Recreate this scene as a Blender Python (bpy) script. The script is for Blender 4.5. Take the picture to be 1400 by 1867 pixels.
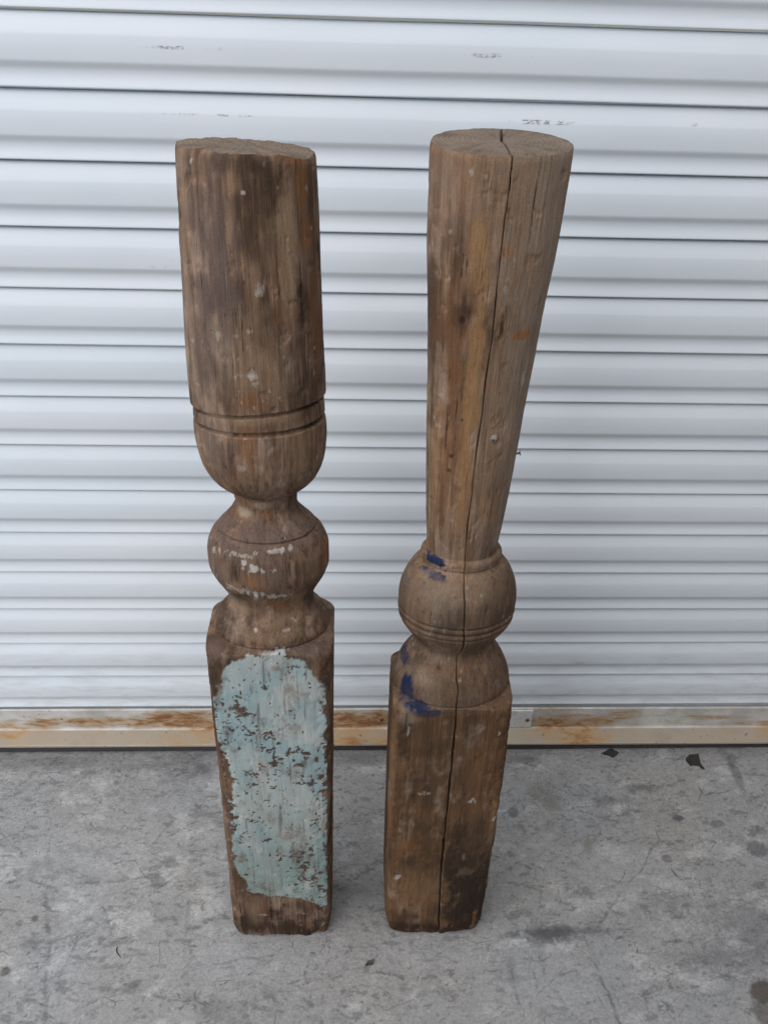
import bpy, math, random
import numpy as np
from mathutils import Matrix, Vector
for o in list(bpy.data.objects): bpy.data.objects.remove(o)
scene = bpy.context.scene
COL = scene.collection
random.seed(4); RNG = np.random.default_rng(11)

# ---------------------------------------------------------------- camera
cam_d = bpy.data.cameras.new('camera'); cam = bpy.data.objects.new('camera', cam_d); COL.objects.link(cam)
cam_d.sensor_fit = 'VERTICAL'; cam_d.sensor_height = 24.0; cam_d.lens = 24.0*1500/1867
cam_d.clip_start = .02; cam_d.clip_end = 200
r_ = Vector((0.99900365,-0.03383366,0.02910309)); u_ = Vector((-0.00521227,0.55920157,0.82901534)); f_ = Vector((0.04432312,0.82834104,-0.55846806))
cam.matrix_world = Matrix(((r_.x,u_.x,-f_.x,0.0),(r_.y,u_.y,-f_.y,-1.08798267),(r_.z,u_.z,-f_.z,1.25750334),(0,0,0,1)))
scene.camera = cam
scene.render.resolution_x = 767; scene.render.resolution_y = 1024

# ---------------------------------------------------------------- overcast sky and one soft sun
SUN_EL, SUN_AZ = 57.0, 225.0     # azimuth: 180 = straight in front of the door, larger = from the left
world = bpy.data.worlds.new('World'); scene.world = world; world.use_nodes = True
wn = world.node_tree; wn.nodes.clear()
sky = wn.nodes.new('ShaderNodeTexSky'); sky.sky_type = 'NISHITA'; sky.sun_disc = False
sky.sun_elevation = math.radians(SUN_EL); sky.sun_rotation = math.radians(SUN_AZ)
sky.air_density = 1.0; sky.dust_density = 1.0; sky.ozone_density = 1.0
bg = wn.nodes.new('ShaderNodeBackground'); bg.inputs['Strength'].default_value = .06
wo = wn.nodes.new('ShaderNodeOutputWorld')
wn.links.new(sky.outputs[0], bg.inputs[0]); wn.links.new(bg.outputs[0], wo.inputs[0])
sun_d = bpy.data.lights.new('sun', 'SUN'); sun = bpy.data.objects.new('sun', sun_d); COL.objects.link(sun)
sun_d.energy = 1.5; sun_d.angle = math.radians(95); sun_d.color = (1.0, .98, .96)
e_, a_ = math.radians(SUN_EL), math.radians(SUN_AZ)
to_sun = Vector((math.sin(a_)*math.cos(e_), math.cos(a_)*math.cos(e_), math.sin(e_)))
sun.rotation_euler = to_sun.to_track_quat('Z', 'Y').to_euler()
vs = scene.view_settings; vs.view_transform = 'Standard'; vs.look = 'None'; vs.gamma = 1; vs.exposure = 1.24
vs.use_curve_mapping = False

# ---------------------------------------------------------------- numeric helpers
def sstep(a,b,x):
    t=np.clip((x-a)/(b-a),0,1); return t*t*(3-2*t)
def _h(i,j,k,seed):
    n=(i*374761393+j*668265263+k*2147483647+seed*974634777).astype(np.int64)
    n=(n^(n>>13))*1274126177
    n=n&0x7fffffff
    n=(n^(n>>16))*668265263
    return ((n&0xffffff)/float(0xffffff))*2-1
def noise3(x,y,z,seed=0):
    xi=np.floor(x).astype(np.int64);yi=np.floor(y).astype(np.int64);zi=np.floor(z).astype(np.int64)
    xf=x-xi;yf=y-yi;zf=z-zi
    u=xf*xf*(3-2*xf);v=yf*yf*(3-2*yf);w=zf*zf*(3-2*zf)
    def L(a,b,t): return a+(b-a)*t
    c=lambda a,b,d:_h(xi+a,yi+b,zi+d,seed)
    return L(L(L(c(0,0,0),c(1,0,0),u),L(c(0,1,0),c(1,1,0),u),v),L(L(c(0,0,1),c(1,0,1),u),L(c(0,1,1),c(1,1,1),u),v),w)
def fbm3(x,y,z,o=4,seed=0,g=.5):
    s=0;a=1;t=0
    for k in range(o):
        s=s+a*noise3(x*2**k+k*7.3,y*2**k+k*3.1,z*2**k+k*5.7,seed+k*17); t+=a; a*=g
    return s/t
def spline(pts):
    # monotone-ish cubic through (z, v...) rows, z ascending (Catmull / pchip)
    A=np.array(sorted(pts)); z=A[:,0]
    def one(v):
        h=np.diff(z); d=np.diff(v)/h
        m=np.zeros_like(v); m[0]=d[0]; m[-1]=d[-1]
        for i in range(1,len(v)-1):
            if d[i-1]*d[i]>0:
                w1=2*h[i]+h[i-1]; w2=h[i]+2*h[i-1]; m[i]=(w1+w2)/(w1/d[i-1]+w2/d[i])
        def f(q):
            i=np.clip(np.searchsorted(z,q)-1,0,len(z)-2); t=np.clip((q-z[i])/h[i],0,1)
            return (2*t**3-3*t**2+1)*v[i]+(t**3-2*t**2+t)*h[i]*m[i]+(-2*t**3+3*t**2)*v[i+1]+(t**3-t**2)*h[i]*m[i+1]
        return f
    return [one(A[:,k]) for k in range(1,A.shape[1])]
# profiles: (z, radius)
Q=0.76
PL=[(1.1238,0.0590),(1.0722,0.061),(1.0027,0.0632),(0.9432,0.0657),(0.905,0.0669),(0.8918,0.0671),(0.8900,0.0610),(0.8874,0.0610),(0.8858,0.0650),(0.8747,0.0657),(0.8735,0.0605),(0.8709,0.0605),(0.8693,0.0662),(0.8539,0.0669),(0.8341,0.0655),(0.8182,0.0622),(0.8043,0.0560),(0.7944,0.0480),(0.788,0.0400),(0.7845,0.0350),(0.7765,0.0335),(0.7686,0.0332),(0.7606,0.0365),(0.7502,0.0445),(0.7430,0.0508),(0.7395,0.0532),(0.7380,0.0512),(0.7362,0.0555),(0.7249,0.0632),(0.709,0.0674),(0.6922,0.0675),(0.6753,0.0635),(0.6614,0.0565),(0.6505,0.0510),(0.6416,0.0485),(0.6356,0.0490),(0.6277,0.0525),(0.6197,0.0590),(0.6100,0.0650),(0.6010,0.0680),(0.5985,0.0684),(0.5968,0.0655),(0.5950,0.0700),(0.5925,0.0810),(0.5880,0.0895),(0.5800,0.0965),(0.5680,0.1030),(0.5500,0.1200),(0.0,0.14)]
CL=[(1.13,-.0865,-.340),(.90,-.0892,-.340),(.80,-.0880,-.340),(.645,-.0880,-.340),(.57,-.0903,-.340),(.35,-.0922,-.340),(.0,-.0975,-.340)]
WL=[(1.2,.2),(.62,.0742),(.52,.0742),(.27,.0748),(.06,.0760),(.0,.0760)]
PR=[(1.1400,0.0606),(1.0622,0.0592),(0.9827,0.0540),(0.9131,0.0505),(0.8237,0.0468),(0.7442,0.0424),(0.7123,0.0400),(0.7098,0.0400),(0.7084,0.0440),(0.7034,0.0462),(0.6984,0.0458),(0.6959,0.0440),(0.6944,0.0455),(0.6880,0.0530),(0.6760,0.0605),(0.6607,0.0662),(0.6449,0.0688),(0.6359,0.0692),(0.6303,0.0692),(0.6293,0.0640),(0.6276,0.0640),(0.6262,0.0690),(0.6235,0.0697),(0.6208,0.0687),(0.6198,0.0632),(0.6181,0.0632),(0.6167,0.0682),(0.614,0.0689),(0.6114,0.0676),(0.6104,0.0620),(0.6087,0.0620),(0.6074,0.0664),(0.6021,0.0640),(0.5912,0.0574),(0.5813,0.0511),(0.5743,0.0477),(0.5708,0.0472),(0.5654,0.0496),(0.5554,0.0564),(0.5405,0.0650),(0.5236,0.0712),(0.5127,0.0738),(0.5080,0.0744),(0.5062,0.0727),(0.5045,0.0759),(0.5025,0.0860),(0.4985,0.0945),(0.4910,0.1010),(0.4790,0.1065),(0.462,0.1230),(0.0,0.14)]
CR=[(1.13,.1287,-.342),(.93,.1287,-.342),(.645,.1295,-.342),(.52,.1310,-.342),(.27,.1342,-.342),(.0,.1365,-.342)]
WR=[(1.2,.2),(.55,.0740),(.43,.0755),(.27,.0765),(.10,.0765),(.03,.0750),(.0,.0735)]
def square(th,w,n=13.0,yaw=0.0):
    c=np.abs(np.cos(th-yaw));s=np.abs(np.sin(th-yaw))
    return w/(c**n+s**n)**(1/n)
def smin(a,b,k):
    h=np.clip(.5+.5*(b-a)/k,0,1); return b+(a-b)*h-k*h*(1-h)
def base_radius(z,th,P,W,yaw):
    R=spline(P)[0](z); w=spline(W)[0](z)
    return smin(R,square(th,w,13.,yaw),.0012+.0045*sstep(.0,.03,R-.066))

def grid_mesh(name, V, closed=False, extra_faces=None):
    """V: rows x cols x 3 -> mesh of quads (shared numpy grid)."""
    nr, nc = V.shape[:2]
    me = bpy.data.meshes.new(name)
    idx = np.arange(nr*nc).reshape(nr, nc)
    if closed:
        b = np.roll(idx, -1, axis=1)
        q = np.stack([idx[:-1], b[:-1], b[1:], idx[1:]], -1).reshape(-1, 4)
    else:
        q = np.stack([idx[:-1,:-1], idx[:-1,1:], idx[1:,1:], idx[1:,:-1]], -1).reshape(-1, 4)
    me.vertices.add(nr*nc); me.vertices.foreach_set('co', V.reshape(-1).astype(np.float32))
    nq = len(q); nl = nq*4; loops = q.reshape(-1); starts = np.arange(nq)*4; tot = np.full(nq, 4)
    if extra_faces:
        for fce in extra_faces:
            loops = np.concatenate([loops, fce]); starts = np.append(starts, nl); tot = np.append(tot, len(fce)); nl += len(fce)
    me.loops.add(len(loops)); me.loops.foreach_set('vertex_index', loops.astype(np.int32))
    me.polygons.add(len(starts)); me.polygons.foreach_set('loop_start', starts.astype(np.int32)); me.polygons.foreach_set('loop_total', tot.astype(np.int32))
    me.polygons.foreach_set('use_smooth', np.ones(len(starts), dtype=bool))
    me.update(calc_edges=True); me.validate()
    return me
def set_col(me, name, rgb):
    a = me.color_attributes.new(name, 'FLOAT_COLOR', 'POINT')
    c = np.ones((len(rgb), 4), np.float32); c[:, :3] = np.clip(rgb, 0, 1); a.data.foreach_set('color', c.reshape(-1))
def set_float(me, name, v):
    a = me.attributes.new(name, 'FLOAT', 'POINT'); a.data.foreach_set('value', v.astype(np.float32).reshape(-1))
def link(name, me, mat=None, parent=None):
    o = bpy.data.objects.new(name, me); COL.objects.link(o)
    if mat: me.materials.clear(); me.materials.append(mat)
    if parent: o.parent = parent
    return o
def tag(o, label=None, cat=None, group=None, kind=None):
    for k, v in (('label', label), ('category', cat), ('group', group), ('kind', kind)):
        if v: o[k] = v
    return o
def empty(name, loc=(0,0,0)):
    o = bpy.data.objects.new(name, None); COL.objects.link(o); o.location = loc; o.empty_display_size = .05; return o
def py_mesh(name, verts, faces, smooth=False):
    me = bpy.data.meshes.new(name); me.from_pydata([tuple(v) for v in verts], [], faces); me.update()
    if smooth: me.polygons.foreach_set('use_smooth', [True]*len(me.polygons))
    return me

# ---------------------------------------------------------------- materials
class NT:
    def __init__(s, name):
        s.m = bpy.data.materials.new(name); s.m.use_nodes = True; s.t = s.m.node_tree; s.t.nodes.clear()
        s.out = s.n('ShaderNodeOutputMaterial'); s.p = s.n('ShaderNodeBsdfPrincipled'); s.l(s.p.outputs[0], s.out.inputs[0])
    def n(s, typ, **kw):
        nd = s.t.nodes.new(typ)
        for k, v in kw.items(): setattr(nd, k, v)
        return nd
    def l(s, a, b): s.t.links.new(a, b)
    def val(s, sock, v):
        if hasattr(v, 'links') or hasattr(v, 'is_output'): s.l(v, sock)
        else: sock.default_value = v
    def math(s, op, a, b=0.0, c=None, clamp=False):
        nd = s.n('ShaderNodeMath', operation=op); nd.use_clamp = clamp; s.val(nd.inputs[0], a); s.val(nd.inputs[1], b)
        if c is not None: s.val(nd.inputs[2], c)
        return nd.outputs[0]
    def mix(s, f, a, b, mode='MIX'):
        nd = s.n('ShaderNodeMix', data_type='RGBA', blend_type=mode)
        s.val(nd.inputs[0], f)
        for k, v in ((6, a), (7, b)):
            if isinstance(v, tuple): v = v if len(v) == 4 else v+(1,)
            s.val(nd.inputs[k], v)
        return nd.outputs[2]
    def noise(s, vec, scale, detail=4, rough=.55, dist=0.0, sc=None):
        if sc is not None:
            mp = s.n('ShaderNodeMapping'); s.l(vec, mp.inputs[0]); mp.inputs['Scale'].default_value = sc; vec = mp.outputs[0]
        nd = s.n('ShaderNodeTexNoise'); s.l(vec, nd.inputs['Vector']); nd.inputs['Scale'].default_value = scale
        nd.inputs['Detail'].default_value = detail; nd.inputs['Roughness'].default_value = rough; nd.inputs['Distortion'].default_value = dist
        return nd.outputs['Fac']
    def ramp(s, v, a, b, lo=0.0, hi=1.0):
        nd = s.n('ShaderNodeMapRange'); nd.interpolation_type = 'SMOOTHSTEP'; s.val(nd.inputs[0], v)
        nd.inputs[1].default_value = a; nd.inputs[2].default_value = b; nd.inputs[3].default_value = lo; nd.inputs[4].default_value = hi
        return nd.outputs[0]
    def bump(s, h, strength, dist, normal=None):
        nd = s.n('ShaderNodeBump'); s.val(nd.inputs['Height'], h); nd.inputs['Strength'].default_value = strength; nd.inputs['Distance'].default_value = dist
        if normal: s.l(normal, nd.inputs['Normal'])
        return nd.outputs[0]
    def pos(s): return s.n('ShaderNodeNewGeometry').outputs['Position']
    def attr(s, name, out='Color'): nd = s.n('ShaderNodeAttribute', attribute_name=name); return nd.outputs[out]
    def box(s, sep, x0, z0, sx, sz):
        """soft elliptical spot in world x/z: 1 in the middle, 0 outside"""
        a = s.math('DIVIDE', s.math('SUBTRACT', sep.outputs[0], x0), sx); b = s.math('DIVIDE', s.math('SUBTRACT', sep.outputs[2], z0), sz)
        d = s.math('ADD', s.math('POWER', s.math('ABSOLUTE', a), 2.0), s.math('POWER', s.math('ABSOLUTE', b), 2.0))
        return s.ramp(d, 1.0, .25)

def wood_material():
    k = NT('weathered_wood'); pos = k.pos(); col = k.attr('wood_colour'); paint = k.attr('paint', 'Fac')
    grain = k.noise(pos, 1.0, 5, .6, .3, (620, 620, 26)); fine = k.noise(pos, 1.0, 3, .6, 0, (1900, 1900, 120)); speck = k.noise(pos, 900, 3, .6)
    g = k.math('ADD', k.ramp(grain, .3, .72, .84, 1.12), k.ramp(fine, .3, .7, -.06, .06))
    g2 = k.math('ADD', g, k.ramp(speck, .35, .68, -.12, .12))
    gp = k.math('ADD', k.ramp(speck, .3, .7, .93, 1.05), k.ramp(grain, .3, .7, -.05, .05))
    f = k.math('ADD', k.math('MULTIPLY', g2, k.math('SUBTRACT', 1.0, paint)), k.math('MULTIPLY', gp, paint))
    cc = k.n('ShaderNodeCombineXYZ'); [k.l(f, cc.inputs[i]) for i in range(3)]
    vm = k.n('ShaderNodeVectorMath', operation='MULTIPLY'); k.l(col, vm.inputs[0]); k.l(cc.outputs[0], vm.inputs[1])
    k.l(vm.outputs[0], k.p.inputs['Base Color'])
    k.val(k.p.inputs['Roughness'], k.math('ADD', k.ramp(grain, .2, .8, .72, .92), k.math('MULTIPLY', paint, -.08)))
    k.p.inputs['Specular IOR Level'].default_value = .16
    fis = k.noise(pos, 1.0, 4, .62, .15, (330, 330, 7.5)); chk = k.math('MULTIPLY', k.ramp(fis, .645, .685), k.math('SUBTRACT', 1.0, k.math('MULTIPLY', paint, .65)))
    pit = k.ramp(k.noise(pos, 1.0, 3, .6, 0, (520, 520, 190)), .68, .74); chk = k.math('MAXIMUM', chk, k.math('MULTIPLY', pit, .7))
    dk = k.mix(k.math('MULTIPLY', chk, .72), vm.outputs[0], (.016, .011, .008)); k.l(dk, k.p.inputs['Base Color'])
    hgt = k.math('ADD', k.math('MULTIPLY', grain, k.math('SUBTRACT', 1.0, k.math('MULTIPLY', paint, .7))), k.math('MULTIPLY', speck, .35))
    hgt = k.math('SUBTRACT', k.math('ADD', hgt, k.math('MULTIPLY', paint, .6)), k.math('MULTIPLY', chk, .8))
    k.l(k.bump(hgt, .75, .0013), k.p.inputs['Normal'])
    return k.m
def concrete_material():
    k = NT('worn_concrete'); pos = k.pos(); col = k.attr('ground_colour')
    a = k.noise(pos, 260, 5, .65); b = k.noise(pos, 900, 3, .6); c = k.noise(pos, 60, 4, .6, .6)
    f = k.math('ADD', k.math('ADD', k.ramp(a, .3, .7, .84, 1.16), k.ramp(b, .3, .7, -.10, .10)), k.ramp(c, .35, .7, -.06, .05))
    cc = k.n('ShaderNodeCombineXYZ'); [k.l(f, cc.inputs[i]) for i in range(3)]
    vm = k.n('ShaderNodeVectorMath', operation='MULTIPLY'); k.l(col, vm.inputs[0]); k.l(cc.outputs[0], vm.inputs[1])
    def hair(sc, rot, w, dist, mscale, lo, hi):
        mp = k.n('ShaderNodeMapping'); k.l(pos, mp.inputs[0]); mp.inputs['Scale'].default_value = sc; mp.inputs['Rotation'].default_value = (0, 0, rot)
        nz = k.n('ShaderNodeTexNoise'); k.l(mp.outputs[0], nz.inputs['Vector']); nz.inputs['Scale'].default_value = dist; nz.inputs['Detail'].default_value = 4
        ad = k.n('ShaderNodeMix', data_type='VECTOR'); ad.inputs[0].default_value = .12; k.l(mp.outputs[0], ad.inputs[4]); k.l(nz.outputs['Color'], ad.inputs[5])
        vo = k.n('ShaderNodeTexVoronoi', feature='DISTANCE_TO_EDGE'); k.l(ad.outputs[1], vo.inputs['Vector']); vo.inputs['Scale'].default_value = 1.0
        return k.math('MULTIPLY', k.ramp(vo.outputs['Distance'], w, w*.25), k.ramp(k.noise(pos, mscale, 3, .6), lo, hi))
    hl = k.math('MAXIMUM', hair((26, 46, 1), .25, .022, 2.2, 28, .57, .66), k.math('MAXIMUM', hair((60, 95, 1), -.35, .035, 2.0, 40, .58, .66), hair((11, 21, 1), .9, .010, 2.5, 16, .54, .62)))
    dkc = k.mix(k.math('MULTIPLY', hl, .60), vm.outputs[0], (.055, .054, .053))
    pore = k.ramp(k.noise(pos, 420, 2, .5), .72, .76); dkc = k.mix(k.math('MULTIPLY', pore, .6), dkc, (.05, .049, .048))
    lt = k.ramp(k.noise(pos, 1.0, 4, .7, .4, (70, 150, 1)), .60, .70); dkc = k.mix(k.math('MULTIPLY', lt, .35), dkc, (.40, .395, .38))
    vm = k.n('ShaderNodeVectorMath', operation='ADD'); k.l(dkc, vm.inputs[0])
    k.l(vm.outputs[0], k.p.inputs['Base Color']); k.val(k.p.inputs['Roughness'], k.ramp(c, .3, .7, .62, .85)); k.p.inputs['Specular IOR Level'].default_value = .3
    k.l(k.bump(k.math('ADD', a, k.math('MULTIPLY', b, .5)), .35, .0012), k.p.inputs['Normal'])
    return k.m
SCUFFS = [(-.190,1.165,.060,.0024,.75),(.170,1.1665,.048,.0030,.85),(-.165,1.0955,.070,.0018,.65),(.232,1.0968,.052,.0034,.95),(.422,1.0985,.006,.003,.4),(-.25,.911,.015,.002,.4),(-.56,.18,.03,.004,.5),(.43,.19,.02,.004,.6)]
def door_material():
    k = NT('white_painted_steel'); pos = k.pos(); sep = k.n('ShaderNodeSeparateXYZ'); k.l(pos, sep.inputs[0])
    cloud = k.noise(pos, 1.0, 4, .55, .4, (2.2, 2.2, 5.0)); streak = k.noise(pos, 1.0, 4, .6, 0, (3.0, 40, 160)); fine = k.noise(pos, 380, 3, .6)
    base = k.mix(k.ramp(cloud, .35, .68), (.715, .765, .795), (.765, .795, .815))
    base = k.mix(k.ramp(streak, .56, .78, 0, .14), base, (.58, .60, .62))
    marks = None; sn = k.noise(pos, 1.0, 5, .75, .8, (170, 170, 620)); sn2 = k.noise(pos, 1.0, 2, .5, 0, (38, 38, 10))
    sthr = k.math('MULTIPLY', k.ramp(sn, .50, .56), k.ramp(sn2, .45, .52))
    for x, z, sx, sz, s in SCUFFS:
        b = k.math('MULTIPLY', k.box(sep, x, z, sx, sz), s)
        marks = b if marks is None else k.math('MAXIMUM', marks, b)
    mk = k.math('MULTIPLY', marks, sthr)
    base = k.mix(k.math('MULTIPLY', mk, .95), base, (.11, .105, .11))
    soft = k.math('MULTIPLY', marks, k.ramp(sn2, .4, .7, 0, .18)); base = k.mix(soft, base, (.35, .33, .34))
    sp = k.noise(pos, 85, 2, .5); base = k.mix(k.math('MULTIPLY', k.ramp(sp, .80, .83), .6), base, (.2, .19, .18))
    low = k.ramp(sep.outputs[2], .34, .08, 0, 1); dirt = k.math('MULTIPLY', low, k.ramp(k.noise(pos, 1.0, 5, .65, .5, (14, 14, 60)), .42, .70, 0, .35))
    base = k.mix(dirt, base, (.42, .41, .39))
    k.l(base, k.p.inputs['Base Color']); k.val(k.p.inputs['Roughness'], k.ramp(cloud, .3, .7, .34, .46)); k.p.inputs['Specular IOR Level'].default_value = .5
    big = k.noise(pos, 1.0, 2, .5, 0, (5, 5, 9)); k.l(k.bump(k.math('ADD', big, k.math('MULTIPLY', fine, .01)), .25, .006), k.p.inputs['Normal'])
    return k.m
RUST = [(-.29,.050,.16,.030,1.0),(-.47,.046,.18,.018,.75),(-.62,.040,.12,.018,.6),(.03,.048,.16,.032,1.0),(.44,.040,.11,.026,.85),(.53,.058,.06,.016,.5),(.70,.050,.06,.010,.55),(.84,.032,.10,.012,.7),(-.15,.046,.12,.03,.9),(.22,.046,.12,.03,.9),(-1.0,.045,.3,.02,.6),(1.2,.045,.3,.02,.6)]
def bar_material():
    k = NT('rusty_cream_steel'); pos = k.pos(); sep = k.n('ShaderNodeSeparateXYZ'); k.l(pos, sep.inputs[0])
    n1 = k.noise(pos, 1.0, 6, .68, .5, (22, 40, 75)); n2 = k.noise(pos, 420, 4, .7); n3 = k.noise(pos, 1.0, 4, .6, 0, (9, 20, 240))
    cloud = k.noise(pos, 14, 4, .6)
    base = k.mix(k.ramp(cloud, .35, .65), (.44, .425, .39), (.60, .59, .56))
    lip = k.ramp(sep.outputs[1], -.003, -.007)          # the foot of the angle collects beige dirt
    base = k.mix(k.math('MULTIPLY', lip, .85), base, (.335, .275, .195))
    base = k.mix(k.math('MULTIPLY', k.ramp(cloud, .45, .7, 0, .5), lip), base, (.24, .21, .165))
    m = None
    for x, z, sx, sz, s in RUST:
        b = k.math('MULTIPLY', k.box(sep, x, z-.004, sx, sz), s); m = b if m is None else k.math('MAXIMUM', m, b)
    rm = k.math('ADD', k.math('MULTIPLY', m, .30), n1)
    stain = k.ramp(rm, .46, .86, 0, .95); base = k.mix(stain, base, (.40, .245, .105))
    core = k.math('MULTIPLY', k.ramp(k.math('ADD', rm, k.math('MULTIPLY', n2, .18)), .80, 1.00, 0, .92), k.ramp(m, .1, .6)); base = k.mix(core, base, (.22, .088, .028))
    line = k.math('MULTIPLY', k.ramp(n3, .58, .68), k.ramp(rm, .55, .72)); base = k.mix(k.math('MULTIPLY', line, .6), base, (.30, .13, .045))
    sp = k.noise(pos, 130, 2, .5); base = k.mix(k.math('MULTIPLY', k.ramp(sp, .70, .74), .8), base, (.07, .05, .035))
    k.l(base, k.p.inputs['Base Color']); k.val(k.p.inputs['Roughness'], k.ramp(stain, 0, 1, .5, .85))
    k.l(k.bump(k.math('ADD', n2, k.math('MULTIPLY', stain, 1.0)), .3, .0008), k.p.inputs['Normal'])
    return k.m
def plain(name, col, rough=.7, var=.35, scale=200, bump=.3):
    k = NT(name); pos = k.pos(); n = k.noise(pos, scale, 5, .65)
    d = tuple(c*(1-var) for c in col); b = tuple(min(1, c*(1+var)) for c in col)
    k.l(k.mix(k.ramp(n, .3, .7), d, b), k.p.inputs['Base Color']); k.p.inputs['Roughness'].default_value = rough
    k.l(k.bump(n, bump, .0008), k.p.inputs['Normal']); return k.m
M_WOOD = wood_material(); M_FLOOR = concrete_material(); M_DOOR = door_material(); M_BAR = bar_material()
M_RUBBER = plain('black_rubber', (.035,.035,.037), .7); M_BOLT = plain('rusty_bolt', (.10,.05,.03), .75, .5, 500)
M_PLATE = plain('chipped_white_plate', (.60,.59,.56), .5, .12, 120); M_SCRAP = plain('dark_dry_scrap', (.020,.019,.014), .8, .5, 400)
M_FLAKE = plain('brown_flake', (.05,.042,.03), .8, .5, 400); M_NAIL = plain('old_iron_nail', (.10,.08,.07), .6, .4, 600)
M_SHADE_WALL = plain('shade_wall_grey', (.25,.245,.235), .85, .12, 30)  # plain grey for the added walls that only shade the scene

# ---------------------------------------------------------------- ground
FB=[('d',0.2977,-0.1793,0.0098,0.0113,0.55,0.3),('d',0.5454,-0.2745,0.0085,0.0082,0.50,0.3),('d',0.7091,-0.2571,0.0183,0.0147,0.50,0.4),('d',0.6586,-0.2065,0.0128,0.0078,0.45,0.4),('d',0.5922,-0.1944,0.0099,0.0056,0.70,0.4),('d',0.3201,-0.3996,0.0518,0.0130,0.75,1.0),('d',0.3704,-0.3961,0.0347,0.0070,0.40,1.0),('d',0.2496,-0.4554,0.0075,0.0273,0.40,0.9),('o',0.4176,-0.2445,0.0134,0.0147,0.50,0.9),('o',0.3673,-0.1676,0.0259,0.0367,0.40,1.0),('o',0.3460,-0.1320,0.0203,0.0179,0.30,1.0),('b',0.6240,-0.4929,0.0215,0.0170,0.70,0.5),('b',0.6079,-0.5247,0.0129,0.0222,0.50,0.7),('d',0.7340,-0.0932,0.0095,0.0428,0.45,0.7),('d',0.5439,-0.1295,0.0267,0.0096,0.50,0.8),('d',0.4770,-0.1573,0.0362,0.0093,0.35,0.9),('d',-0.2647,-0.0763,0.0162,0.0125,0.50,0.8),('d',-0.3035,-0.3061,0.0133,0.0124,0.35,0.8),('b',-0.4830,-0.3618,0.0059,0.0053,0.60,0.7),('b',-0.5003,-0.4418,0.0072,0.0064,0.60,0.7),('d',-0.4789,-0.4015,0.0181,0.0109,0.40,1.0),('d',-0.3096,-0.4651,0.0064,0.0062,0.50,0.7),('d',-0.1798,-0.5011,0.0313,0.0149,0.30,1.0),('d',-0.4895,-0.0652,0.2012,0.0175,0.30,1.0),('d',-0.2859,-0.0761,0.0607,0.0299,0.30,1.0),('d',0.0196,-0.0603,0.0622,0.0153,0.35,1.0),('d',0.6488,-0.4037,0.0439,0.0436,0.30,1.0),('d',0.5714,-0.4451,0.0595,0.0247,0.30,1.0),('d',0.5536,-0.3474,0.0542,0.0280,0.20,1.0),('d',0.0090,-0.3196,0.0357,0.0190,0.20,1.0),('d',0.4065,-0.1795,0.0594,0.0681,0.15,1.0),('w',-0.1479,-0.4316,0.1316,0.0327,0.30,1.0),('w',0.1427,-0.4288,0.0922,0.0249,0.30,1.0),('w',0.4772,-0.2978,0.0928,0.0396,0.25,1.0),('w',-0.4393,-0.2539,0.1087,0.0608,0.25,1.0),('w',0.3029,-0.4724,0.1069,0.0393,0.25,1.0),('d',0.3378,-0.0635,0.0315,0.0103,0.40,0.9)]
FL=[([(0.5366,-0.2419),(0.4973,-0.2931),(0.4625,-0.3202),(0.4169,-0.3683),(0.3912,-0.3965)],0.70,1.6),([(0.3704,-0.3961),(0.3799,-0.4456),(0.3904,-0.4983),(0.3939,-0.5328),(0.3972,-0.5495)],0.75,2.2),([(-0.4770,-0.3202),(-0.4467,-0.4021),(-0.4349,-0.4658),(-0.4185,-0.5252)],0.60,3.2),([(-0.2530,-0.3069),(-0.2448,-0.3791),(-0.2420,-0.4266)],0.40,3.0),([(-0.5587,-0.2982),(-0.5155,-0.2970),(-0.4781,-0.3080),(-0.4345,-0.3049),(-0.3705,-0.3012),(-0.3401,-0.2949),(-0.3009,-0.2868)],0.60,1.8),([(0.2403,-0.3050),(0.2887,-0.3164),(0.3338,-0.3325)],0.55,1.6),([(0.3214,-0.3935),(0.3871,-0.3990),(0.4591,-0.3915)],0.40,1.6),([(-0.2356,-0.4461),(-0.1882,-0.4373),(-0.1563,-0.4298),(-0.1074,-0.4241)],0.40,1.2),([(-0.4325,-0.4581),(-0.4154,-0.4347),(-0.4082,-0.4019)],0.40,1.8),([(-0.3796,-0.3502),(-0.3574,-0.3901)],0.60,1.4),([(-0.3741,-0.4067),(-0.3471,-0.3988),(-0.3217,-0.3821)],0.50,1.6),([(0.4078,-0.4823),(0.5148,-0.4604),(0.6589,-0.4213)],0.40,1.8),([(0.3954,-0.4976),(0.5342,-0.4769)],0.35,1.5),([(0.7062,-0.3113),(0.6261,-0.3486),(0.5562,-0.3661)],0.30,1.5),([(0.6669,-0.1236),(0.6437,-0.1593)],0.60,1.3),([(0.5008,-0.1807),(0.5612,-0.1792),(0.6236,-0.1731)],0.70,1.7),([(0.4483,-0.1510),(0.4965,-0.1599)],0.50,1.8),([(0.0090,-0.3836),(0.0620,-0.3393)],0.25,1.4),([(0.2493,-0.4472),(0.2524,-0.5024)],0.50,1.5),([(0.5483,-0.2888),(0.5548,-0.3089)],0.80,1.6),([(0.2840,-0.4495),(0.2833,-0.4799)],0.60,1.2),([(0.1978,-0.4584),(0.2316,-0.4534)],0.60,1.0),([(-0.3002,-0.4645),(-0.3454,-0.4903),(-0.3727,-0.5045)],0.50,1.8),([(-0.3814,-0.5007),(-0.2987,-0.4528)],0.40,1.6),([(0.4920,-0.3351),(0.5309,-0.3610),(0.5619,-0.3753)],0.35,1.6)]

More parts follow.
